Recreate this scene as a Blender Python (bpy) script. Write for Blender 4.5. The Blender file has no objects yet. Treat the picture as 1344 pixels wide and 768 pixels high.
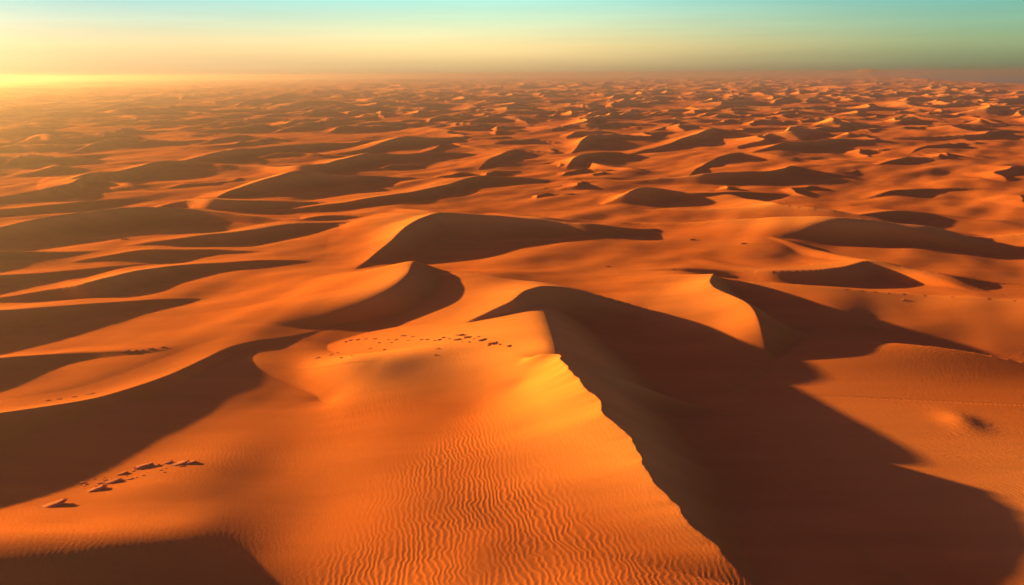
import bpy, math, random
import numpy as np

Q = 1.0                       # mesh density factor
PI = math.pi
rad = math.radians
C = bpy.context.scene.collection

# ------------------------------------------------------------------ camera
FOV, CAM_H = 65.0, 40.0
FPX = 672.0 / math.tan(rad(FOV / 2))
PITCH = math.atan((384 - 97) / FPX)
ROLL = rad(0.36)
fwd = np.array([0, math.cos(PITCH), -math.sin(PITCH)])
r0 = np.array([1.0, 0, 0]); u0 = np.array([0, math.sin(PITCH), math.cos(PITCH)])
right = r0 * math.cos(ROLL) - u0 * math.sin(ROLL)
up = u0 * math.cos(ROLL) + r0 * math.sin(ROLL)

def ground(px, py, z=0.0):
    d = fwd + right * ((px - 672) / FPX) + up * ((384 - py) / FPX)
    t = (z - CAM_H) / d[2]
    return np.array([d[0] * t, d[1] * t])

# ------------------------------------------------------------------ sun
SUN_AZ, SUN_EL = rad(-62), rad(8.2)        # azimuth left of the view, elevation
SUN = np.array([math.sin(SUN_AZ), math.cos(SUN_AZ)])
LIGHT = -SUN
TE = math.tan(SUN_EL)

# ------------------------------------------------------------------ noise
_rs = np.random.RandomState(7)
_perm = np.concatenate([_rs.permutation(256)] * 3)
_ga = _rs.rand(256) * 2 * PI
_gx, _gy = np.cos(_ga), np.sin(_ga)
def noise(x, y):
    xi = np.floor(x).astype(np.int64); yi = np.floor(y).astype(np.int64)
    fx = x - xi; fy = y - yi
    xi &= 255; yi &= 255
    u = fx * fx * fx * (fx * (fx * 6 - 15) + 10); v = fy * fy * fy * (fy * (fy * 6 - 15) + 10)
    def g(ix, iy, dx, dy):
        h = _perm[_perm[ix] + iy]
        return _gx[h] * dx + _gy[h] * dy
    a = g(xi, yi, fx, fy); b = g(xi + 1, yi, fx - 1, fy)
    c = g(xi, yi + 1, fx, fy - 1); d = g(xi + 1, yi + 1, fx - 1, fy - 1)
    a = a + u * (b - a); c = c + u * (d - c)
    return (a + v * (c - a)) * 1.5
def fbm(x, y, o=4):
    s = 0; a = 1
    for k in range(o):
        s = s + a * noise(x * 2**k + 17.3 * k, y * 2**k - 9.1 * k); a *= .5
    return s
def sstep(a, b, x):
    t = np.clip((x - a) / (b - a), 0, 1); return t * t * (3 - 2 * t)
def smax(a, b, k):
    d = a - b; return .5 * (a + b + np.sqrt(d * d + k * k))
def smin(a, b, k):
    d = a - b; return .5 * (a + b - np.sqrt(d * d + k * k))

# ------------------------------------------------------------------ traced dunes
# crest line and far edge of the cast shadow, traced and laid on real ground;
# the crest height follows from the length of the shadow under the one sun.
D = []
wscale = [.62, 2.0]
def dune(crest, toe=None, H=None, W=24, rnd=.25, lee=.58, p=None, sm=.5, hmax=14, zb=0, name='', ax=None, ext=None, nz=0, add=1, k=.5, Wv=None):
    W = W * wscale[0]; p = p if p else wscale[1]
    D.append(dict(crest=crest, toe=toe, H=H, W=W, rnd=rnd, lee=lee, p=p, sm=sm, hmax=hmax, zb=zb, ax=ax, ext=ext, nz=nz, add=add, k=k, Wv=Wv))

TOE_B = [(905, 430), (960, 455), (1008, 470), (1032, 484), (1070, 520), (1115, 560), (1200, 612), (1344, 697), (1500, 790), (1700, 900)]
# main peak and the ridge that runs on from it
dune([(590, 436), (606, 426), (640, 410), (673, 395), (690, 381), (712, 375), (745, 377), (782, 383), (826, 394), (873, 408), (915, 429)],
     H=[3, 3.9, 4.9, 5.6, 5.8, 5.5, 4.9, 3.9, 2.7, 1.5, .6], W=48, p=1.6, rnd=.3, lee=.42, ax=-28)
# the foreground crest, jagged, running towards the camera
dune([(700, 462), (735, 463), (745, 480), (757, 494), (768, 508), (785, 525), (797, 545), (820, 566), (834, 588), (848, 616), (872, 642), (905, 682), (940, 716)],
     H=[8.6, 9.0, 8.8, 8.3, 7.9, 7.4, 6.8, 6.1, 5.5, 4.8, 4.1, 3.3, 2.6], W=44, p=2.5, ext=7, rnd=.12, lee=.6, sm=.28, ax=-8, nz=.22, add=0, k=2.2, Wv=[19, 20, 22, 24, 27, 30, 33, 36, 37, 38, 38, 38, 38])
dune([(706, 377), (712, 392), (718, 412), (725, 432), (732, 456)], H=[7, 7.2, 7.6, 8.2, 8.8], W=66, p=1.05, rnd=2.2, lee=.5, ax=-24, add=0, ext=3, k=1)
# rim with crust over the soft hollow
dune([(392, 478), (430, 467), (480, 455), (530, 447), (600, 440), (650, 450), (700, 460)],
     H=[2.2, 5, 7.6, 8.4, 8.2, 7.4, 6.2], W=28, rnd=2.0, lee=.48, ax=-68, ext=12)
# long ridge on the left edge of the foreground
dune([(-250, 590), (-120, 562), (0, 541), (60, 533), (130, 522), (200, 500), (260, 475), (300, 455), (335, 447), (385, 440)],
     [(-250, 760), (-120, 700), (0, 648), (150, 580), (250, 530), (300, 500), (318, 482), (330, 462), (385, 442)], W=22)
dune([(-140, 476), (-60, 470), (0, 465), (80, 460), (165, 458)], [(-140, 560), (0, 536), (60, 518), (110, 497), (165, 462)], W=20, rnd=1.2, hmax=4)
wscale = [.85, 1.3]
# left series
dune([(-140, 414), (0, 407), (52, 404), (104, 399), (156, 396), (195, 394)], [(-140, 485), (0, 461), (70, 452), (130, 433), (182, 420), (235, 402), (250, 392)], W=22)
dune([(-60, 396), (0, 391), (34, 386), (78, 379), (109, 371), (146, 362), (182, 354), (221, 349), (260, 346), (338, 342)],
     [(-60, 402), (0, 398), (60, 397), (150, 390), (190, 402), (247, 397), (286, 368), (338, 346)], W=20)
dune([(-140, 370), (0, 361), (65, 358), (117, 352), (167, 348)], [(-140, 404), (0, 388), (34, 384), (78, 376), (112, 367), (167, 349)], W=16)
dune([(140, 336), (161, 331), (182, 328), (221, 327), (273, 327), (310, 329)], [(140, 340), (182, 346), (234, 345), (286, 338), (315, 331)], W=20)
dune([(-140, 331), (0, 329), (52, 330), (99, 331), (120, 330)], [(-140, 378), (0, 357), (34, 351), (70, 345), (120, 331)], W=20)
dune([(225, 314), (273, 306), (312, 303), (340, 299), (370, 294), (400, 291), (450, 291)], [(225, 317), (273, 322), (312, 326), (340, 327), (400, 320), (440, 308), (480, 294)], W=22, rnd=1)
dune([(380, 292), (410, 284), (439, 282), (490, 284)], [(380, 293), (430, 293), (495, 286)], W=20, hmax=3)
dune([(-140, 318), (0, 298), (35, 289), (100, 279), (150, 272), (200, 271), (250, 273), (330, 284)],
     [(-140, 340), (0, 327), (78, 325), (117, 319), (156, 311), (221, 306), (273, 303), (335, 290)], W=28)
dune([(-100, 282), (0, 274), (52, 270), (104, 264), (140, 262), (170, 262)], [(-100, 304), (0, 289), (47, 285), (104, 277), (170, 264)], W=22)
dune([(-80, 266), (0, 258), (26, 253), (65, 247), (91, 240), (117, 229), (130, 233), (156, 240), (180, 247)],
     [(-80, 280), (0, 272), (52, 267), (104, 260), (150, 258), (195, 250)], W=30)
dune([(40, 226), (58, 221), (72, 217), (90, 218), (118, 223)], [(40, 229), (70, 232), (100, 231), (120, 226)], W=30, hmax=6)
dune([(120, 226), (156, 224), (187, 217), (211, 210), (250, 210), (300, 216), (338, 218)], [(120, 230), (150, 240), (175, 245), (208, 240), (270, 224), (338, 221)], W=30)
dune([(255, 209), (273, 202), (310, 194), (340, 194), (379, 190), (431, 186), (465, 187), (506, 183)],
     [(260, 213), (340, 216), (366, 208), (392, 200), (486, 198), (510, 190)], W=35)
dune([(345, 219), (392, 217), (431, 214), (457, 206), (481, 200), (496, 200), (527, 203), (553, 200), (587, 200), (650, 202)],
     [(345, 221), (392, 222), (450, 228), (470, 229), (540, 222), (560, 212), (620, 206), (650, 203)], W=32)
dune([(288, 258), (300, 250), (320, 244), (340, 237), (366, 230), (385, 224), (400, 223), (425, 227), (452, 230), (496, 230), (540, 233)],
     [(288, 260), (340, 261), (366, 261), (444, 259), (496, 251), (527, 246), (545, 237)], W=32)
dune([(205, 273), (225, 265), (250, 261), (280, 261), (345, 263), (395, 264), (450, 268)], [(210, 273), (270, 276), (345, 284), (400, 280), (440, 275), (470, 270)], W=26)
dune([(430, 269), (470, 262), (522, 254), (574, 245), (600, 238), (621, 232), (639, 230), (658, 232), (690, 233), (720, 236)],
     [(440, 270), (522, 272), (574, 268), (621, 259), (652, 249), (675, 243), (720, 239)], W=36)
dune([(500, 188), (527, 178), (556, 168), (574, 168), (611, 173), (625, 178)], [(515, 190), (548, 192), (600, 190), (625, 182)], W=40)
dune([(572, 196), (585, 188), (600, 189), (626, 194), (650, 198)], [(572, 198), (600, 201), (650, 200)], W=30)
dune([(645, 208), (662, 200), (680, 194), (710, 194), (727, 195), (755, 202)], [(645, 211), (680, 212), (720, 207), (755, 203)], W=34)
wscale = [.62, 2.0]
# closed dark bowl behind the peak
dune([(478, 346), (493, 332), (518, 312), (532, 297), (549, 287), (572, 279), (589, 278), (611, 280), (654, 283), (719, 289), (784, 294), (841, 301)],
     H=[.6, 2.4, 4.6, 5.9, 6.7, 7.2, 7.2, 6.9, 6.2, 5.0, 3.8, 1.3], W=62, p=1.5, sm=.35, ext=9)
# soft hollow in the bright slope
dune([(440, 410), (480, 396), (510, 380), (535, 360), (549, 347), (565, 350)], H=[1.6, 3.8, 5, 4.8, 3.4, 1], ext=5, W=44, p=1.7, lee=.42, rnd=1.3)
# right side
dune([(915, 353), (960, 354), (1010, 355), (1075, 353), (1109, 349), (1138, 340), (1153, 341), (1177, 345), (1203, 350), (1231, 357), (1260, 363), (1304, 370)],
     H=[1, 1.8, 2.8, 3.4, 3.9, 4.3, 4.3, 4.1, 3.5, 2.6, 1.6, .6], W=36, rnd=.8, lee=.42, ax=-62)
dune([(992, 412), (990, 403), (980, 395), (956, 384), (937, 376), (932, 368), (937, 360)],
     [(1010, 434), (1036, 443), (1062, 450), (1088, 455), (1114, 459), (1145, 461), (1171, 460), (1185, 454), (1179, 440), (1192, 431), (1166, 422), (1140, 410), (1109, 400)],
     H=[5.6, 6.6, 7.2, 7.2, 6.8, 6.2, 4.6], lee=.62, W=50, ax=-10)
dune([(1000, 370), (1100, 378), (1180, 384), (1250, 388), (1344, 394), (1500, 404)], H=[2.8, 3.2, 3.4, 3.6, 3.8, 3.8], W=24, lee=.15, rnd=.15)
dune([(975, 258), (1010, 263), (1026, 266), (1062, 272), (1088, 277), (1120, 281), (1166, 286), (1192, 291), (1231, 299), (1270, 307), (1296, 312), (1340, 314)],
     H=[2.8, 4.8, 6.4, 7.8, 8.6, 8.7, 8.2, 7.2, 5.8, 4.2, 2.6, 1], W=60, p=1.9, rnd=1.4, lee=.36, ax=-22)
dune([(1110, 284), (1150, 278), (1180, 275), (1220, 278), (1280, 287)], [(1120, 286), (1190, 292), (1220, 298), (1240, 292), (1285, 288)], W=24, rnd=.8)
dune([(840, 245), (862, 246), (888, 250), (909, 253), (930, 253), (951, 252), (980, 252), (1010, 254)],
     [(845, 248), (870, 256), (900, 263), (925, 266), (940, 266), (970, 264), (1015, 258)], W=44)
dune([(914, 222), (927, 214), (943, 206), (956, 202), (974, 199), (987, 200), (1010, 202), (1050, 207), (1090, 210)],
     [(916, 223), (940, 222), (953, 220), (965, 212), (978, 208), (1000, 212), (1090, 212)], W=36)
dune([(890, 232), (925, 227), (952, 225), (1000, 225), (1012, 224), (1026, 221), (1040, 217), (1062, 221), (1078, 227), (1095, 233)],
     [(892, 236), (930, 242), (1010, 243), (1050, 241), (1080, 238), (1095, 234)], W=28)
dune([(720, 221), (740, 211), (753, 205), (766, 210), (784, 216), (822, 220)], [(720, 223), (735, 225), (766, 227), (825, 222)], W=36)
dune([(755, 205), (766, 201), (784, 199), (810, 199), (826, 201), (840, 206)], [(775, 214), (790, 218), (822, 219), (845, 208)], W=34)
dune([(765, 182), (776, 175), (797, 175), (836, 173), (862, 173), (872, 180)], [(770, 186), (788, 192), (825, 192), (850, 188), (874, 182)], W=40)
dune([(764, 173), (779, 166), (802, 166), (836, 169), (850, 172)], [(766, 174), (800, 174), (850, 174)], W=36)
dune([(870, 191), (901, 180), (917, 175), (926, 170), (940, 167), (966, 167), (985, 168), (998, 174)], [(875, 192), (914, 192), (960, 188), (985, 182), (1000, 178)], W=44)
dune([(868, 168), (883, 162), (901, 163), (932, 168)], [(870, 169), (901, 170), (932, 170)], W=40)
dune([(1283, 234), (1291, 232), (1306, 237), (1340, 242), (1420, 248)], [(1285, 240), (1305, 250), (1340, 262), (1420, 266)], W=60, hmax=9)
dune([(1165, 250), (1220, 247), (1260, 246), (1310, 247)], [(1170, 254), (1240, 260), (1310, 263)], W=34, rnd=.8)
dune([(1172, 210), (1192, 205), (1208, 199), (1226, 199), (1244, 203), (1270, 208), (1304, 209)], [(1174, 212), (1210, 213), (1240, 212), (1304, 210)], W=38)
dune([(1205, 195), (1218, 191), (1244, 188), (1262, 186), (1283, 186), (1310, 189)], [(1207, 196), (1244, 196), (1290, 194), (1312, 191)], W=38)
dune([(1030, 187), (1075, 183), (1114, 181), (1140, 180), (1163, 185)], [(1040, 190), (1080, 194), (1110, 198), (1135, 199), (1165, 190)], W=50)
dune([(1068, 169), (1085, 165), (1097, 158), (1114, 159), (1140, 163), (1158, 168)], [(1070, 171), (1095, 174), (1125, 174), (1160, 171)], W=46)
dune([(1230, 178), (1260, 176), (1291, 176), (1307, 171), (1344, 171), (1400, 173)], [(1235, 180), (1260, 184), (1300, 184), (1350, 184), (1400, 180)], W=46)
dune([(1255, 162), (1273, 153), (1291, 155), (1315, 161), (1325, 165)], [(1257, 164), (1290, 166), (1325, 168)], W=40)
dune([(1280, 312), (1344, 306), (1450, 300)], H=[1.5, 4, 5], W=30, lee=.12, rnd=1)

def seg_hit(P, d, poly):
    """largest distance from P along d at which the polyline is crossed"""
    best = None
    for a, b in zip(poly[:-1], poly[1:]):
        e = b - a; den = d[0] * (-e[1]) + d[1] * e[0]
        if abs(den) < 1e-9: continue
        w = a - P
        t = (w[0] * (-e[1]) + w[1] * e[0]) / den
        q = (d[0] * w[1] - d[1] * w[0]) / den
        if t > 0 and -.02 <= q <= 1.02 and (best is None or t > best): best = t
    return best

def local_ground(px, py, h=0.0, add=1.0, n=6):
    z = 0.0
    for _ in range(n):
        q = ground(px, py, h + z)
        z = .5 * z + .5 * add * base_at(q[0], q[1])
    return ground(px, py, h + z)

def solve(d):
    cr = d['crest']; n = len(cr); add = d['add']
    if d['H'] is not None:
        H = np.array(d['H'], float) * (TE / math.tan(rad(12)) if add else np.linspace(.75, .86, n))
    else:
        toe = [local_ground(*q) for q in d['toe']]
        H = np.full(n, 2.0)
        zl = [base_at(*local_ground(cr[i][0], cr[i][1], 2)) for i in range(n)]
        for it in range(80):
            P = [ground(cr[i][0], cr[i][1], H[i] + zl[i]) for i in range(n)]
            for i in range(n):
                L = seg_hit(P[i], LIGHT, toe)
                if L is not None:
                    H[i] += .12 * (min(L * TE, d['hmax']) - H[i])
                else:
                    nb = [H[j] for j in (i - 1, i + 1) if 0 <= j < n]
                    H[i] += .12 * ((sum(nb) / len(nb) * (.55 if len(nb) == 1 else .95)) - H[i])
    P = np.array([local_ground(cr[i][0], cr[i][1], H[i], add) for i in range(n)])
    return P, H

def gauss(a, s):
    if s < .3: return a
    k = int(s * 3) + 1; x = np.arange(-k, k + 1); g = np.exp(-x * x / (2 * s * s)); g /= g.sum()
    return np.convolve(np.pad(a, k, mode='reflect', reflect_type='odd') if len(a) > k else np.pad(a, k, mode='edge'), g, mode='valid')

def profile(du, H, W, lee, p, rnd):
    x = np.clip(1 + du / W, 0, None)
    hw = np.where(du < 0, H * x ** p * (x * x / (x * x + .02)) * 1.02, H * (1 + p * du / W))
    hl = H - lee * du
    k = rnd * (lee + p * H / W)
    h = smin(hw, hl, k) + .15 * k * 0
    return np.where(du < 0, h, smax(h, 0 * h, .25 + .12 * H) - .12)

def prepare(d):
    P, H = solve(d)
    L = LIGHT if d['ax'] is None else np.array([math.sin(rad(90 - d['ax'])), math.cos(rad(90 - d['ax']))])
    if d['ax'] is None:
        ch = P[-1] - P[0]; ch /= np.linalg.norm(ch) + 1e-9
        nrm = np.array([ch[1], -ch[0]])
        if nrm @ LIGHT < 0: nrm = -nrm
        L = nrm
    V = np.array([-L[1], L[0]])
    O = P.mean(0)
    u = (P - O) @ L; v = (P - O) @ V
    o = np.argsort(v); u, v, Hs = u[o], v[o], H[o]
    Wo = np.array(d['Wv'], float)[o] if d['Wv'] else np.full(len(v), d['W'])
    span = v[-1] - v[0]; ext = d['ext'] if d['ext'] else 8 + (.15 if span < 60 else .3) * span
    st = max(.1, span / 400)
    vs = np.arange(v[0] - ext, v[-1] + ext + st, st)
    uc = np.interp(vs, v, u)
    # straight runs beyond the ends, bending downwind like a horn
    for s_, i0, i1 in ((-1, 0, 1), (1, -1, -2)):
        sl = (u[i0] - u[i1]) / (v[i0] - v[i1] + 1e-6 * s_); sl = np.clip(sl, -1.2, 1.2)
        m = vs < v[0] if s_ < 0 else vs > v[-1]
        uc[m] = u[i0] + sl * (vs[m] - v[i0])
    Hc = np.interp(vs, v, Hs)
    out = np.maximum(v[0] - vs, vs - v[-1]).clip(0)
    Hc = Hc * (1 - sstep(0, ext, out))
    sg = d['sm'] * span / max(len(P) - 1, 1) * .5 / st
    uc = gauss(uc, sg); Hc = gauss(Hc, sg * 1.3)
    ud = uc * 0
    if d['nz']:
        ud = 2.2 * d['nz'] * noise(vs * .42, vs * 0 + 3.3) + .8 * d['nz'] * noise(vs * 1.1, vs * 0 + 8.3) + .2 * d['nz'] * noise(vs * 3.1, vs * 0 + 5.3)
    us = gauss(uc, 3.0 / st) if span < 80 else uc
    du = np.gradient(uc, st); nf = np.sqrt(1 + np.clip(gauss(du, max(sg, 1.5 / st)), -2.2, 2.2) ** 2)
    return dict(O=O, L=L, V=V, vs=vs, uc=uc, ud=ud, us=us, Wc=gauss(np.interp(vs, v, Wo), 3 / st) if d['Wv'] else None, Hc=np.maximum(Hc, 0), nf=nf, Hm=Hc.max(), d=d, P=P, H=H)

# ------------------------------------------------------------------ the polar sheet
def rows():
    r = [0.0, 8, 16, 24, 30, 34, 38, 41]
    while r[-1] < 24000:
        x = r[-1]
        px = (x * x + CAM_H ** 2) / (CAM_H * 804)
        st = max(.09, .55 * px)
        st = min(st, max(.09, (.0032 if x < 420 else .0045) * x))
        if x > 1800: st = .007 * x
        if x > 6000: st = .02 * x
        r.append(x + st / Q)
    return np.array(r)
R = rows()
half = 41.0; nth = int(1500 * Q)
th_d = np.linspace(-half, half, nth)
side = np.linspace(half, 360 - half, 150)[1:-1]
TH = np.concatenate([th_d, side])
nR, nT = len(R), len(TH)
thr = np.radians(TH)
X = (R[:, None] * np.sin(thr)[None, :]); Y = (R[:, None] * np.cos(thr)[None, :])
print('grid', nR, nT, nR * nT)

def base(x, y):
    r = np.hypot(x, y)
    a = np.clip(r / 120, .6, 6)
    u_ = x * .79 - y * .62; v_ = x * .62 + y * .79
    b = 1.15 * fbm(u_ / 46, v_ / 70, 3) + .26 * fbm(u_ / 19 + 7, v_ / 44, 2) * np.clip(a, 1, 3) * np.clip(1.6 - r / 500, 0, 1) + .05 * noise(x / 6, y / 6)
    b = b + .8 * np.clip((r - 300) / 1500, 0, 1) * fbm(x / 160 + 5, y / 160, 2)
    return b
Z = base(X, Y)
Z += 2.2 * np.exp(-((X - 3) / 28) ** 2 - ((Y - 46) / 24) ** 2)
Z -= 5.4 * np.exp(-((X - 78) / 32) ** 2 - ((Y - 84) / 44) ** 2)
Z -= 1.2 * np.exp(-((X - 140) / 60) ** 2 - ((Y - 170) / 60) ** 2)

def window(cx, cy, radius):
    """index ranges of the polar sheet that cover a disc (the dense fan only)"""
    rc = math.hypot(cx, cy); th = math.degrees(math.atan2(cx, cy))
    i0 = np.searchsorted(R, rc - radius); i1 = np.searchsorted(R, rc + radius)
    dth = math.degrees(math.asin(min(1, radius / max(rc, radius))))
    if abs(th) - dth > half: return None
    if dth > 89: return slice(i0, i1), slice(0, nT)
    j0 = np.searchsorted(th_d, th - dth); j1 = np.searchsorted(th_d, th + dth)
    if i1 <= i0 or j1 <= j0: return None
    if th - dth < -half or th + dth > half:
        return slice(i0, i1), slice(0, nT)
    return slice(i0, i1), slice(j0, j1)

def mound(px, py, h, a, b):
    c = ground(px, py); global Z
    Z = Z + h * np.exp(-((X - c[0]) / a) ** 2 - ((Y - c[1]) / b) ** 2)
mound(600, 398, 4.0, 32, 22)
Z -= 1.8 * np.exp(-((X - 56) / 15) ** 2 - ((Y - 56) / 16) ** 2)
ZB = Z.copy()
def base_at(x, y):
    r = math.hypot(x, y); t = math.degrees(math.atan2(x, y))
    t = min(max(t, -half), half)
    i = int(np.clip(R.searchsorted(r), 1, nR - 1)); j = int(np.clip(th_d.searchsorted(t), 1, nth - 1))
    return float(ZB[i, j])
PD = [prepare(d) for d in D]
def stamp(q):
    d = q['d']
    ctr = q['O'] + q['V'] * .5 * (q['vs'][0] + q['vs'][-1])
    radius = .5 * (q['vs'][-1] - q['vs'][0]) + d['W'] + 5 * q['Hm'] + 12 + np.abs(q['uc']).max() * .5
    w = window(ctr[0], ctr[1], radius)
    if w is None: return
    x = X[w] - q['O'][0]; y = Y[w] - q['O'][1]
    v = x * q['V'][0] + y * q['V'][1]; u = x * q['L'][0] + y * q['L'][1]
    ins = (v > q['vs'][0]) & (v < q['vs'][-1])
    uc = np.interp(v, q['vs'], q['uc']); H = np.interp(v, q['vs'], q['Hc']); nf = np.interp(v, q['vs'], q['nf'])
    du = (u - uc) / nf
    far = sstep(0, 9, -du)
    du = (u - uc * (1 - far) - np.interp(v, q['vs'], q['us']) * far - np.interp(v, q['vs'], q['ud']) * np.exp(-np.abs(du) / 1.6)) / nf
    Wd = d['W'] * (.45 + .55 * H / max(q['Hm'], .01))
    if q['Wc'] is not None: Wd = np.interp(v, q['vs'], q['Wc'])
    h = profile(du, H, Wd, d['lee'], d['p'], d['rnd'])
    h = np.where(ins, h, 0)
    z = Z[w]
    act = ins & (h > -.2) & (du > -Wd)
    k = d['k']
    hh = h + ZB[w] * d['add']
    z2 = smax(z, hh, k)
    fade = sstep(0, .5, H)
    # keep the base untouched far from the body
    Z[w] = np.where(act, z + np.clip(z2 - k * .5 * np.exp(-np.abs(hh - z) / k) - z - .03, 0, None) * fade * sstep(0, .6 if d['k'] > 2 else .3, 1 + du / Wd), z)
for q in PD: stamp(q)

# ------------------------------------------------------------------ the dune field beyond
rng = random.Random(11)
near_pts = np.array([p for q in PD for p in q['P']])
def rnd_dune(cx, cy, H, T, W, ang, curv, skew, sharp):
    L = np.array([math.sin(ang), math.cos(ang)]); V = np.array([-L[1], L[0]])
    w = window(cx, cy, T * 1.1 + W)
    if w is None: return
    x = X[w] - cx; y = Y[w] - cy
    v = x * V[0] + y * V[1]; u = x * L[0] + y * L[1]
    vt = v / T
    ph = cx * .37
    uc = T * (curv * vt * vt + skew * vt + .16 * np.sin(vt * 4.1 + ph) + .05 * np.sin(vt * 11 + ph * 2))
    Hh = H * np.clip(1 - vt * vt, 0, None) ** 1.2 * (1 + .3 * np.sin(vt * 3.3 + ph * 3))
    du = (u - uc) / math.sqrt(1 + (.5 * curv) ** 2)
    Wd = W * (.5 + .5 * Hh / H)
    h = profile(du, Hh, Wd, .5, 1.5, sharp)
    act = (np.abs(vt) < 1) & (du > -Wd) & (h > -.1)
    z = Z[w]
    k = .5
    Z[w] = np.where(act, z + np.clip(smax(z, h + ZB[w], k) - .5 * k * np.exp(-np.abs(h + ZB[w] - z) / k) - z - .03, 0, None) * sstep(0, .5, Hh) * sstep(0, .3, 1 + du / Wd), z)

def coast(x, y):
    """signed distance beyond the shoreline (positive = sea)"""
    th = np.degrees(np.arctan2(x, y))
    rr = np.interp(th, [-180, 6, 14, 20, 24, 27, 32, 36, 60, 180], [60000, 60000, 22000, 12000, 8600, 4600, 3100, 2800, 3000, 3000])
    return np.hypot(x, y) - rr

light_ang = math.atan2(LIGHT[0], LIGHT[1])
LA = math.degrees(light_ang)
nd = 0
for (ra, rb, sp, H0, H1, T0, T1) in ((250, 420, 31, .4, 1.5, 10, 26), (330, 900, 40, 1.4, 4.4, 22, 56), (900, 2000, 60, 2.6, 6, 42, 105), (2000, 3800, 120, 4, 8, 80, 190), (3800, 9000, 260, 5, 10, 180, 400)):
    area = .5 * rad(2 * half) * (rb * rb - ra * ra)
    for i in range(int(area / (sp * sp))):
        r = math.sqrt(rng.uniform(ra * ra, rb * rb)); t = rad(rng.uniform(-half, half))
        cx, cy = r * math.sin(t), r * math.cos(t)
        H = rng.uniform(H0, H1) * (1 if rng.random() > .15 else 1.35); T = rng.uniform(T0, T1); W = T * rng.uniform(.34, .66)
        if r < 620:
            dm = np.min(np.hypot(near_pts[:, 0] - cx, near_pts[:, 1] - cy))
            if dm < T * .6 + 7: continue
        H *= min(1, max(.2, -coast(cx, cy) / 1500))
        if math.hypot(cx - 165, cy - 394) < 55: H = min(H, 1.6)
        rnd_dune(cx, cy, H, T, W, light_ang + rad(rng.gauss(22, 16)), rng.uniform(-.1, .4), rng.uniform(-.25, .25), rng.choice([.2, .3, .6, 1.4]))
        nd += 1
print('far dunes', nd)

# soft mounds and hollows
def bump(px, py, z, h, a, b, rot=0):
    c = ground(px, py, z); w = window(c[0], c[1], 3 * max(a, b))
    if w is None: return
    x = X[w] - c[0]; y = Y[w] - c[1]; cs, sn = math.cos(rad(rot)), math.sin(rad(rot))
    u = x * cs + y * sn; v = -x * sn + y * cs
    dz = h * np.exp(-(u / a) ** 2 - (v / b) ** 2)
    Z[w] += dz; ZB[w] += dz
bump(1262, 553, 0, .36, 2.0, 2.6)
bump(395, 650, 0, -1.3, 8, 26, 12)
bump(1270, 452, 2, 2.2, 26, 7, -6)
bump(-30, 722, 3, 3.0, 20, 6.5, 6)


def blur(cx, cy, rad_, sig):
    global Z
    w = window(cx, cy, rad_ + 3 * sig)
    i, j = w; sub = Z[i, j].copy()
    rc = math.hypot(cx, cy)
    dr = (R[i][-1] - R[i][0]) / (i.stop - i.start); dt = rad(th_d[1] - th_d[0]) * rc
    for ax_, st in ((0, dr), (1, dt)):
        n = max(1, int(sig / st)); kx = np.arange(-3 * n, 3 * n + 1); kk = np.exp(-(kx / n) ** 2 / 2); kk /= kk.sum()
        a = np.moveaxis(sub, ax_, 1); a = np.pad(a, ((0, 0), (3 * n, 3 * n)), mode='edge')
        L_ = a.shape[1] + len(kk)
        f = np.fft.irfft(np.fft.rfft(a, L_, axis=1) * np.fft.rfft(kk, L_)[None, :], L_, axis=1)[:, 6 * n:6 * n + sub.shape[ax_]]
        sub = np.moveaxis(f, 1, ax_)
    d = np.hypot(X[w] - cx, Y[w] - cy)
    m = 1 - sstep(.5 * rad_, rad_, d)
    Z[w] = Z[w] * (1 - m) + sub * m
for px_, py_, rd_, sg_ in ((440, 520, 11, 2.6), (520, 505, 11, 3), (590, 490, 10, 3), (640, 482, 8, 2.2)):
    g_ = ground(px_, py_, 3.5); blur(g_[0], g_[1], rd_, sg_)
blur(-13, 72, 17, 2.6)
blur(-30, 84, 14, 2.0)

bump(560, 486, 3, -.9, 12, 6.5, -12)
g_ = ground(550, 476, 4); blur(g_[0], g_[1], 12, 1.8)
g_ = ground(617, 522, 4); blur(g_[0], g_[1], 9, 2.0)

# far hills and the coast
for (px, rr, h, a, b) in ((410, 14000, 26, 900, 500), (300, 15000, 20, 1500, 600), (1142, 8200, 44, 190, 260), (1122, 8000, 26, 160, 220), (480, 13500, 18, 500, 400), (600, 16000, 22, 1500, 600)):
    g = ground(px, 160); g = g / np.linalg.norm(g) * rr
    dx = X - g[0]; dy = Y - g[1]
    e = g / rr; uu = dx * e[1] - dy * e[0]; vv = dx * e[0] + dy * e[1]
    Z += h * np.exp(-(uu / a) ** 4 - (vv / b) ** 2)
cd = coast(X, Y)
Z -= np.clip(sstep(-250, 120, cd), 0, 1) * (Z + 8)
Rg = np.hypot(X, Y)

# ------------------------------------------------------------------ ripples, real relief near the camera
nr = R.searchsorted(190)
xs, ys = X[:nr], Y[:nr]
zc = Z[:nr]
def pxmask(pts, soft):
    """how far inside a ground polygon traced from the photo"""
    P = np.array([ground(a, b, c) for a, b, c in pts]); n = len(P)
    inside = np.zeros(xs.shape, bool); dmin = np.full(xs.shape, 1e9)
    for i in range(n):
        a = P[i]; b = P[(i + 1) % n]
        c1 = (a[1] > ys) != (b[1] > ys)
        with np.errstate(divide='ignore', invalid='ignore'):
            inside ^= c1 & (xs < (b[0] - a[0]) * (ys - a[1]) / (b[1] - a[1] + 1e-12) + a[0])
        e = b - a; t = np.clip(((xs - a[0]) * e[0] + (ys - a[1]) * e[1]) / (e @ e), 0, 1)
        dmin = np.minimum(dmin, np.hypot(xs - a[0] - t * e[0], ys - a[1] - t * e[1]))
    return sstep(-soft, soft, np.where(inside, dmin, -dmin))
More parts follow.
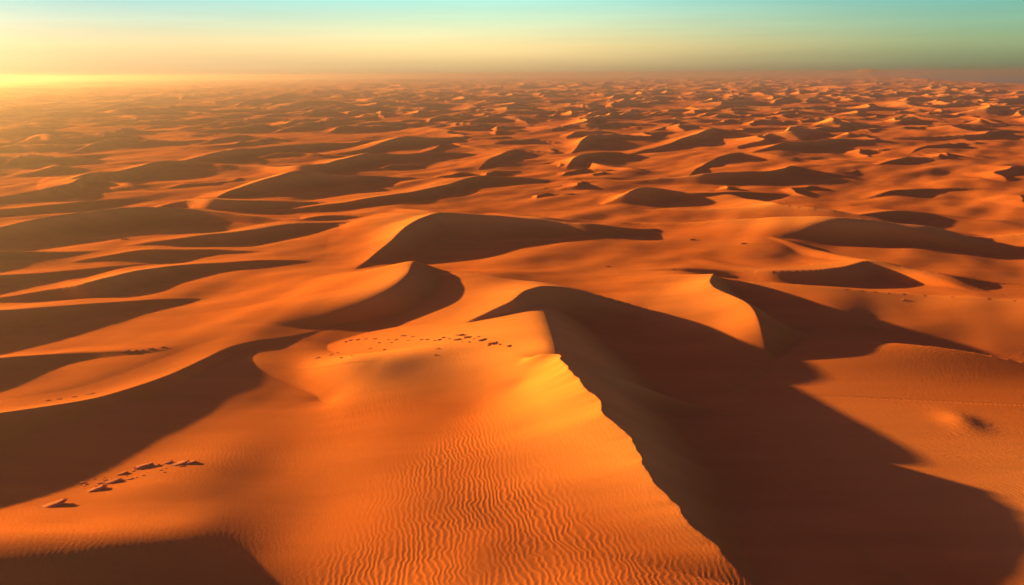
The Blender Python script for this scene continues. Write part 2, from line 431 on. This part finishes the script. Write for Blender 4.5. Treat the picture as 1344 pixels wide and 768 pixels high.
def ripple(x, y, lam, ang, warp, seed):
    c, s = math.cos(rad(ang)), math.sin(rad(ang))
    u = x * c + y * s; v = -x * s + y * c
    wv = warp * (.50 * noise(u / 2.6 + seed, v / 2.2) + .9 * noise(u / 7 + seed, v / 6 + 9) + .34 * noise(u / 1.1, v / .8 + seed) + 2.2 * noise(u / 24 - seed, v / 20))
    ph = (u + wv) / lam
    f = ph - np.floor(ph)
    # asymmetric ripple: long windward side, short lee side
    return np.where(f < .34, .5 - .5 * np.cos(PI * f / .34), (.5 + .5 * np.cos(PI * (f - .34) / .66)) ** 1.5) - .45
m1 = pxmask([(640, 530, 3), (560, 570, 2), (520, 620, 1), (470, 700, 0), (400, 790, 0), (400, 900, 0), (1250, 900, 0), (1130, 775, 0), (895, 728, 3), (800, 665, 4), (750, 605, 6), (690, 550, 7)], 4)
m2 = pxmask([(990, 430, 0), (1040, 480, 0), (1130, 560, 0), (1400, 700, 0), (1700, 700, 0), (1500, 440, 0), (1200, 440, 0)], 5)
amp = .026 * m1 * (.75 + .5 * fbm(xs / 9, ys / 9, 2)).clip(.3, 1.4)
Z[:nr] += amp * ripple(xs, ys, .54, 8, .7, 3)
Z[:nr] += .03 * m2 * (.7 + .5 * noise(xs / 7, ys / 7)) * ripple(xs, ys, .58, 52, .7, 13)
Z[:nr] += .009 * (1 - m1) * (.3 + .9 * noise(xs / 13 + 4, ys / 13)).clip(0, 1) * ripple(xs, ys, .5, 20, .6, 23)

def height_at(x, y):
    r = math.hypot(x, y); t = math.degrees(math.atan2(x, y))
    i = int(np.clip(R.searchsorted(r), 1, nR - 1)); j = int(np.clip(th_d.searchsorted(t), 1, nth - 1))
    a = (r - R[i - 1]) / (R[i] - R[i - 1]); b = (t - th_d[j - 1]) / (th_d[j] - th_d[j - 1])
    return (1 - a) * ((1 - b) * Z[i - 1, j - 1] + b * Z[i - 1, j]) + a * ((1 - b) * Z[i, j - 1] + b * Z[i, j])
def on_sand(px, py):
    """first place where the ray through a photo pixel meets the sand"""
    d = fwd + right * ((px - 672) / FPX) + up * ((384 - py) / FPX)
    t = (16 - CAM_H) / d[2]
    prev = t
    while True:
        x, y, z = d[0] * t, d[1] * t, CAM_H + d[2] * t
        if z <= height_at(x, y): break
        prev = t; t += .25
        if t > 3000: break
    lo, hi = prev, t
    for _ in range(14):
        m = .5 * (lo + hi)
        if CAM_H + d[2] * m <= height_at(d[0] * m, d[1] * m): hi = m
        else: lo = m
    return d[0] * hi, d[1] * hi, height_at(d[0] * hi, d[1] * hi)

def mesh_from_arrays(name, co, faces_idx, loop_total):
    me = bpy.data.meshes.new(name)
    me.vertices.add(len(co)); me.vertices.foreach_set('co', co.astype(np.float32).ravel())
    me.loops.add(len(faces_idx)); me.loops.foreach_set('vertex_index', faces_idx.astype(np.int32))
    n = len(faces_idx) // loop_total
    me.polygons.add(n)
    me.polygons.foreach_set('loop_start', np.arange(0, n * loop_total, loop_total, dtype=np.int32))
    me.update(calc_edges=True)
    me.polygons.foreach_set('use_smooth', np.ones(n, bool))
    return me

co = np.stack([X, Y, Z], -1)[1:].reshape(-1, 3)
co = np.vstack([co, [[0, 0, float(Z[0].mean())]]])
ctr = len(co) - 1
ii = np.arange(nR - 2)[:, None]; jj = np.arange(nT)[None, :]; j2 = (jj + 1) % nT
quads = np.stack([ii * nT + jj, (ii + 1) * nT + jj, (ii + 1) * nT + j2, ii * nT + j2], -1).reshape(-1, 4)
quads = quads[:, ::-1]
me = mesh_from_arrays('sand_terrain', co, quads.ravel(), 4)
pa = np.clip(((Z - ZB)[1:].reshape(-1) - .7) / 2.6, 0, 1.15); gr_ = ground(1260, 470); pa = pa * (1 - np.exp(-(((X - gr_[0]) ** 2 + (Y - gr_[1]) ** 2)[1:].reshape(-1) / 34 ** 2) ** 2)); pa = np.append(pa, 0.0)  # mask for painted sunlight: grows with height above base, left off the right flat
at = me.attributes.new('crest_sun_tint', 'FLOAT', 'POINT'); at.data.foreach_set('value', pa.astype(np.float32))
ground_ob = bpy.data.objects.new('desert_ground', me); C.objects.link(ground_ob)
ground_ob['kind'] = 'structure'
ground_ob['label'] = 'rippled orange sand dunes reaching to the horizon'
print('built ground')

# ------------------------------------------------------------------ materials
def newmat(name):
    m = bpy.data.materials.new(name); m.use_nodes = True
    return m, m.node_tree.nodes, m.node_tree.links
def sand_material(name, c_a, c_b, bump=1.0, rough=.95):
    m, N, Lk = newmat(name)
    b = N['Principled BSDF']; b.inputs['Roughness'].default_value = rough
    b.inputs['Specular IOR Level'].default_value = 0
    g = N.new('ShaderNodeNewGeometry')
    n1 = N.new('ShaderNodeTexNoise'); n1.inputs['Scale'].default_value = .035; n1.inputs['Detail'].default_value = 5
    n2 = N.new('ShaderNodeTexNoise'); n2.inputs['Scale'].default_value = 2.2; n2.inputs['Detail'].default_value = 8; n2.inputs['Roughness'].default_value = .7
    for n in (n1, n2): Lk.new(g.outputs['Position'], n.inputs['Vector'])
    mx = N.new('ShaderNodeMix'); mx.data_type = 'RGBA'
    mx.inputs[6].default_value = (*c_a, 1); mx.inputs[7].default_value = (*c_b, 1)
    ad = N.new('ShaderNodeMath'); ad.operation = 'MULTIPLY_ADD'; ad.inputs[1].default_value = .45
    Lk.new(n2.outputs['Fac'], ad.inputs[0])
    sc = N.new('ShaderNodeMath'); sc.operation = 'MULTIPLY_ADD'; sc.inputs[1].default_value = 1.6; sc.inputs[2].default_value = -.52
    Lk.new(n1.outputs['Fac'], sc.inputs[0]); Lk.new(sc.outputs[0], ad.inputs[2])
    Lk.new(ad.outputs[0], mx.inputs[0])
    aa = N.new('ShaderNodeAttribute'); aa.attribute_name = 'crest_sun_tint'
    m2_ = N.new('ShaderNodeMix'); m2_.data_type = 'RGBA'; m2_.inputs[7].default_value = (.86, .285, .036, 1)  # golden colour that paints low-sun brightness onto the higher dunes
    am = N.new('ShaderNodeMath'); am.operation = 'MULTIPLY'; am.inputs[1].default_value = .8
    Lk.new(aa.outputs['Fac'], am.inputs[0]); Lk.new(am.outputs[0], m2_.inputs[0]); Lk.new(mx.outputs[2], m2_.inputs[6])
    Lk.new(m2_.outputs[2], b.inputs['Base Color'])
    # wind streaks in the grain, long along the wind
    mp = N.new('ShaderNodeMapping'); mp.inputs['Rotation'].default_value = (0, 0, rad(-28)); mp.inputs['Scale'].default_value = (.03, .22, .05)
    n5 = N.new('ShaderNodeTexNoise'); n5.inputs['Scale'].default_value = 1; n5.inputs['Detail'].default_value = 6; n5.inputs['Roughness'].default_value = .6
    Lk.new(g.outputs['Position'], mp.inputs['Vector']); Lk.new(mp.outputs[0], n5.inputs['Vector'])
    hv = N.new('ShaderNodeHueSaturation'); vr = N.new('ShaderNodeMapRange'); vr.inputs[1].default_value = .3; vr.inputs[2].default_value = .7; vr.inputs[3].default_value = .91; vr.inputs[4].default_value = 1.09
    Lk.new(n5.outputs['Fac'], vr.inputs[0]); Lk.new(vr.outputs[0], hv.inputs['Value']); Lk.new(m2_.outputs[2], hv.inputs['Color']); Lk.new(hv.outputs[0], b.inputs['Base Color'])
    n3 = N.new('ShaderNodeTexNoise'); n3.inputs['Scale'].default_value = 5; n3.inputs['Detail'].default_value = 5; n3.inputs['Roughness'].default_value = .65
    Lk.new(g.outputs['Position'], n3.inputs['Vector'])
    bp = N.new('ShaderNodeBump'); bp.inputs['Strength'].default_value = .5 * bump; bp.inputs['Distance'].default_value = .05
    Lk.new(n3.outputs['Fac'], bp.inputs['Height']); Lk.new(bp.outputs['Normal'], b.inputs['Normal'])
    return m
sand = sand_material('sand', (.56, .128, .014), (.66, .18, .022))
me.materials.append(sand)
crust = sand_material('sand_crust', (.55, .16, .035), (.70, .25, .06), bump=1.0)

# ------------------------------------------------------------------ crust slabs and clods lying on the sand
import bmesh, mathutils
def clod(seed, L, Wd_, Hh):
    rg = random.Random(seed)
    bm = bmesh.new(); bmesh.ops.create_icosphere(bm, subdivisions=4, radius=1)
    off = mathutils.Vector((rg.random() * 50, rg.random() * 50, rg.random() * 50))
    tx, ty = rg.uniform(-.25, .25), rg.uniform(-.2, .2)
    for v in bm.verts:
        p = v.co.copy()
        n = mathutils.noise.noise(p * 1.3 + off) * .38 + mathutils.noise.noise(p * 3.4 + off) * .2 + mathutils.noise.noise(p * 8 + off) * .09
        p = p * (1 + n)
        # broken plate: flat tilted top, undercut sides
        top = .42 + tx * p.x + ty * p.y + .05 * mathutils.noise.noise(p * 6 + off)
        if p.z > top: p.z = top + .12 * (p.z - top)
        p.x += .14 * math.copysign(1, p.x) * (abs(p.x) > .5) * mathutils.noise.noise(p * 2.2 + off)
        v.co = mathutils.Vector((p.x * L / 2, p.y * Wd_ / 2, (p.z + .18) * Hh))
    me_ = bpy.data.meshes.new('clod'); bm.to_mesh(me_); bm.free()
    for f in me_.polygons: f.use_smooth = False
    me_.materials.append(crust); return me_
def px_size(x, y, z):
    return math.sqrt(x * x + y * y + (CAM_H - z) ** 2) / FPX
def place(kind, px, py, wpx, hpx, rot, label, group, cat, seed, tilt=(0, 0)):
    x, y, z = on_sand(px, py); s = px_size(x, y, z)
    L = .85 * wpx * s; me_ = clod(seed, L, L * rng.uniform(.3, .5), hpx * s * .5)
    o = bpy.data.objects.new(kind, me_); C.objects.link(o); me_.name = kind
    o.location = (x, y, z - .05 * hpx * s); o.rotation_euler = (rad(-2 - .2 * tilt[0]), rad(-4 - .25 * tilt[0]), rad(rot))
    o['label'] = label; o['category'] = cat
    if group: o['group'] = group
G1_ = 'crust slabs in a row on the near left slope'
rowL = [(69, 663, 30, 9, 24, 'long flat slab of crusted sand lying apart at the lower left end of the row', (24, 0)),
        (126, 643, 26, 8, 26, 'dark undercut crust slab just right of the gap after the lone long slab', (14, 0)),
        (147, 633, 22, 7, 28, 'narrow crust slab touching the upper right of the dark undercut slab', (12, 0)),
        (160, 622, 14, 5, 28, 'small thin crust slab alone between the narrow slab and the ragged one above', (10, 0)),
        (187, 613, 25, 9, 26, 'ragged high standing crust slab in the middle of the row on the left slope', (16, 0)),
        (204, 612, 11, 4, 40, 'little crust clod just right of the ragged high slab', (8, 0)),
        (221, 608, 13, 7, 20, 'rounded crust clod at the left tip of the long low slab', (10, 0)),
        (234, 609, 26, 5, 20, 'long low crust slab near the right end of the row', (10, 0)),
        (250, 608, 17, 7, 26, 'pointed crust clod with a dark shadow at the far right end of the row', (14, 0)),
        (133, 634, 11, 4, 26, 'small crust clod right above the dark undercut slab', (8, 0)),
        (107, 634, 9, 3, 24, 'thin crust flake above and left of the dark undercut slab', (6, 0)),
        (170, 629, 10, 3, 18, 'thin crust flake below the ragged slab on its lower side', (6, 0))]
for k, (a_, b_, c_, d_, e_, lab, tl) in enumerate(rowL):
    place('crusted_sand_fragment', a_, b_, c_, d_, e_, lab, G1_, 'sand slab', 100 + k, tl)
for k in range(26):   # crumbs strewn between the slabs
    t_ = rng.random(); a_ = 100 + 150 * t_ + rng.gauss(0, 5); b_ = 640 - 30 * t_ + rng.gauss(0, 4)
    place('sand_crumb', a_, b_, rng.uniform(2, 4.5), rng.uniform(1.2, 2.4), rng.uniform(0, 60), 'tiny crumb of sand strewn among the crust slabs on the near left slope', 'crumbs among the crust slabs on the left', 'sand crumb', 300 + k)
G2_ = 'clods along the crusted rim above the dark hollow'
rim_big = [(529, 441, 9, 4, 'dark clod standing alone on the bright sand behind the crusted rim'),
           (604, 440, 15, 6, 'largest broken clod where the sharp crest meets the crusted rim'),
           (600, 446, 10, 5, 'blocky clod just below the largest clod of the rim'),
           (614, 443, 12, 5, 'flat clod directly right of the largest clod of the rim'),
           (633, 446, 13, 4, 'long low clod midway along the right part of the rim'),
           (646, 451, 12, 6, 'bright edged clod near the right end of the rim'),
           (668, 454, 7, 4, 'last clod at the far right end of the crusted rim'),
           (575, 458, 5, 3, 'pale clod that has slid into the dark hollow below the rim')]
for k, (a_, b_, c_, d_, lab) in enumerate(rim_big):
    place('sand_clod', a_, b_, c_, d_, rng.uniform(-20, 30), lab, G2_, 'sand clod', 500 + k, (8, 0))
rim = [(417, 470), (435, 466), (454, 449), (460, 447), (470, 446), (480, 445), (492, 445), (443, 463), (448, 470), (462, 467), (504, 459), (486, 457), (542, 442), (553, 446), (561, 446), (571, 447), (577, 446), (571, 466), (606, 449), (622, 445), (628, 442), (641, 453), (652, 449), (510, 446), (520, 446), (498, 450), (514, 450), (536, 447), (590, 445), (582, 443), (656, 452), (616, 449)]
for k, (a_, b_) in enumerate(rim):
    place('sand_clod', a_, b_, rng.uniform(3, 7), rng.uniform(1.8, 3.4), rng.uniform(-30, 40), 'small reddish clod strewn along the crusted rim above the dark hollow', 'small clods strewn along the rim', 'sand clod', 600 + k)
for k, (a_, b_) in enumerate([(165, 461), (175, 461), (186, 460), (197, 458), (214, 456)]):
    place('sand_clod', a_, b_, rng.uniform(6, 10), 3, rng.uniform(0, 30), 'dark clod in the short line on the bright sand behind the long left ridge', 'short line of clods behind the left ridge', 'sand clod', 700 + k)
for k, (a_, b_) in enumerate([(62, 526), (78, 524), (97, 521), (118, 517)]):
    place('sand_clod', a_, b_, rng.uniform(6, 12), 2.6, rng.uniform(0, 20), 'dark flake on the bright strip behind the left ridge near the left edge', 'flakes on the bright strip at the left edge', 'sand clod', 720 + k)
for k, (a_, b_, w_, lab) in enumerate([(163, 314, 9, 'small dark stone on the bright crest in the left middle distance'), (1185, 394, 6, 'pale pebble on the dark red slope at the right'),
        (909, 315, 9, 'dark clod at the left end of the thin line on the pale flat'), (976, 320, 8, 'dark clod at the right end of the thin line on the pale flat'),
        (797, 350, 7, 'dark clod on the pale flat behind the main peak'), (857, 260, 7, 'round clod on the slope below the thin dark crest')]):
    place('stone', a_, b_, w_, w_ * .45, 10, lab, None, 'stone', 740 + k)

# ------------------------------------------------------------------ sea
m, N, Lk = newmat('sea_water')
b = N['Principled BSDF']; b.inputs['Base Color'].default_value = (.004, .15, .14, 1); b.inputs['Roughness'].default_value = .4; b.inputs['Specular IOR Level'].default_value = .15
b.inputs['IOR'].default_value = 1.33
g = N.new('ShaderNodeNewGeometry'); nz = N.new('ShaderNodeTexNoise'); nz.inputs['Scale'].default_value = .02; nz.inputs['Detail'].default_value = 6
Lk.new(g.outputs['Position'], nz.inputs['Vector'])
bp = N.new('ShaderNodeBump'); bp.inputs['Strength'].default_value = .6; bp.inputs['Distance'].default_value = 6
Lk.new(nz.outputs['Fac'], bp.inputs['Height']); Lk.new(bp.outputs['Normal'], b.inputs['Normal'])
a = np.radians(np.linspace(2, 150, 75)); rr = np.array([2400, 6000, 12000, 23800])
sx = rr[:, None] * np.sin(a); sy = rr[:, None] * np.cos(a)
co = np.stack([sx, sy, sx * 0 - 3.2], -1).reshape(-1, 3)
ii = np.arange(3)[:, None]; jj = np.arange(74)[None, :]
qd = np.stack([ii * 75 + jj, ii * 75 + jj + 1, (ii + 1) * 75 + jj + 1, (ii + 1) * 75 + jj], -1).reshape(-1, 4)[:, ::-1]
sm_ = mesh_from_arrays('sea', co, qd.ravel(), 4); sm_.materials.append(m)
sea = bpy.data.objects.new('sea', sm_); C.objects.link(sea); sea['kind'] = 'structure'; sea['label'] = 'strip of dark teal sea along the right horizon'

# ------------------------------------------------------------------ haze
HZ = 26000.0
vs_ = [(x, y, z) for z in (-12, 45) for x, y in ((-HZ, -HZ), (HZ, -HZ), (HZ, HZ), (-HZ, HZ))]
hm = bpy.data.meshes.new('haze'); hm.from_pydata(vs_, [], [(0, 3, 2, 1), (4, 5, 6, 7), (0, 1, 5, 4), (1, 2, 6, 5), (2, 3, 7, 6), (3, 0, 4, 7)])
hz = bpy.data.objects.new('haze', hm); C.objects.link(hz); hz['kind'] = 'stuff'; hz['label'] = 'golden dusty haze lying over the desert'
m, N, Lk = newmat('haze')
N.remove(N['Principled BSDF']); v = N.new('ShaderNodeVolumePrincipled')
v.inputs['Color'].default_value = (.74, .56, .36, 1); v.inputs['Density'].default_value = .00036; v.inputs['Anisotropy'].default_value = .84
Lk.new(v.outputs['Volume'], N['Material Output'].inputs['Volume'])
hm.materials.append(m)

# ------------------------------------------------------------------ sky and sun
w = bpy.data.worlds.new('World'); bpy.context.scene.world = w; w.use_nodes = True
N, Lk = w.node_tree.nodes, w.node_tree.links
sky = N.new('ShaderNodeTexSky'); sky.sky_type = 'NISHITA'; sky.sun_disc = False
sky.sun_elevation = SUN_EL; sky.sun_rotation = SUN_AZ
sky.air_density = 1.0; sky.dust_density = 1.2; sky.ozone_density = 1.6; sky.altitude = 50
tc = N.new('ShaderNodeTexCoord'); sp = N.new('ShaderNodeSeparateXYZ'); Lk.new(tc.outputs['Generated'], sp.inputs[0])
ra = N.new('ShaderNodeValToRGB'); cr = ra.color_ramp
cr.elements[0].position = 0; cr.elements[0].color = (1.2, 1.12, .98, 1)
cr.elements[1].position = 1; cr.elements[1].color = (.62, .35, 1.4, 1)
for p_, c_ in ((.03, (1.5, 1.36, 1.0, 1)), (.085, (.72, 1.32, 1.3, 1)), (.2, (.36, .55, .80, 1)), (.4, (.62, .35, 1.4, 1))):
    e_ = cr.elements.new(p_); e_.color = c_
Lk.new(sp.outputs['Z'], ra.inputs[0])
mu = N.new('ShaderNodeMix'); mu.data_type = 'RGBA'; mu.blend_type = 'MULTIPLY'; mu.inputs[0].default_value = 1
s1 = N.new('ShaderNodeVectorMath'); s1.operation = 'SCALE'; s1.inputs[3].default_value = .05
ga = N.new('ShaderNodeGamma'); ga.inputs[1].default_value = .80
s2 = N.new('ShaderNodeVectorMath'); s2.operation = 'SCALE'; s2.inputs[3].default_value = 7.5
Lk.new(sky.outputs['Color'], s1.inputs[0]); Lk.new(s1.outputs[0], ga.inputs[0]); Lk.new(ga.outputs[0], s2.inputs[0])
Lk.new(s2.outputs[0], mu.inputs[6]); Lk.new(ra.outputs['Color'], mu.inputs[7])
dt_ = N.new('ShaderNodeVectorMath'); dt_.operation = 'DOT_PRODUCT'; dt_.inputs[1].default_value = (SUN[0], SUN[1], 0)
Lk.new(tc.outputs['Generated'], dt_.inputs[0])
mr = N.new('ShaderNodeMapRange'); mr.inputs[1].default_value = -.1; mr.inputs[2].default_value = .9
Lk.new(dt_.outputs['Value'], mr.inputs[0])
r2 = N.new('ShaderNodeValToRGB'); c2 = r2.color_ramp; c2.interpolation = 'EASE'
c2.elements[0].color = (.50, .79, .90, 1); c2.elements[1].color = (.55, .57, .78, 1)
e_ = c2.elements.new(.55); e_.color = (1.18, 1.12, 1.18, 1)
Lk.new(mr.outputs[0], r2.inputs[0])
m3 = N.new('ShaderNodeMix'); m3.data_type = 'RGBA'; m3.blend_type = 'MULTIPLY'; m3.inputs[0].default_value = 1
Lk.new(mu.outputs[2], m3.inputs[6]); Lk.new(r2.outputs['Color'], m3.inputs[7])
mpw = N.new('ShaderNodeMapping'); mpw.inputs['Scale'].default_value = (2.2, 2.2, 46); Lk.new(tc.outputs['Generated'], mpw.inputs['Vector'])
nw = N.new('ShaderNodeTexNoise'); nw.inputs['Scale'].default_value = 1.4; nw.inputs['Detail'].default_value = 7; nw.inputs['Roughness'].default_value = .6; Lk.new(mpw.outputs[0], nw.inputs['Vector'])
mw = N.new('ShaderNodeMapRange'); mw.inputs[1].default_value = .35; mw.inputs[2].default_value = .75; mw.inputs[3].default_value = .97; mw.inputs[4].default_value = 1.07
Lk.new(nw.outputs['Fac'], mw.inputs[0])
sw = N.new('ShaderNodeVectorMath'); sw.operation = 'SCALE'; Lk.new(m3.outputs[2], sw.inputs[0]); Lk.new(mw.outputs[0], sw.inputs[3])
Lk.new(sw.outputs[0], N['Background'].inputs['Color'])
N['Background'].inputs['Strength'].default_value = .1

sl = bpy.data.lights.new('sun', 'SUN'); sl.energy = 5.0; sl.angle = rad(.6); sl.color = (1, .635, .22)
so = bpy.data.objects.new('sun', sl); C.objects.link(so)
import mathutils
dirv = mathutils.Vector((LIGHT[0] * math.cos(SUN_EL), LIGHT[1] * math.cos(SUN_EL), -math.sin(SUN_EL)))
so.rotation_euler = dirv.to_track_quat('-Z', 'Y').to_euler(); so.location = (-300, 200, 90)

cam = bpy.data.cameras.new('camera'); co_ = bpy.data.objects.new('camera', cam); C.objects.link(co_)
cam.sensor_width = 36; cam.sensor_fit = 'HORIZONTAL'; cam.lens = 18 / math.tan(rad(FOV / 2)); cam.clip_end = 60000; cam.clip_start = .5
M = mathutils.Matrix(((right[0], up[0], -fwd[0], 0), (right[1], up[1], -fwd[1], 0), (right[2], up[2], -fwd[2], CAM_H), (0, 0, 0, 1)))
co_.matrix_world = M
S = bpy.context.scene; S.camera = co_
S.view_settings.view_transform = 'Standard'; S.view_settings.look = 'None'; S.view_settings.gamma = 1; S.view_settings.exposure = 1.72
S.render.engine = 'CYCLES'; S.cycles.use_denoising = True
S.cycles.max_bounces = 6; S.cycles.volume_bounces = 1
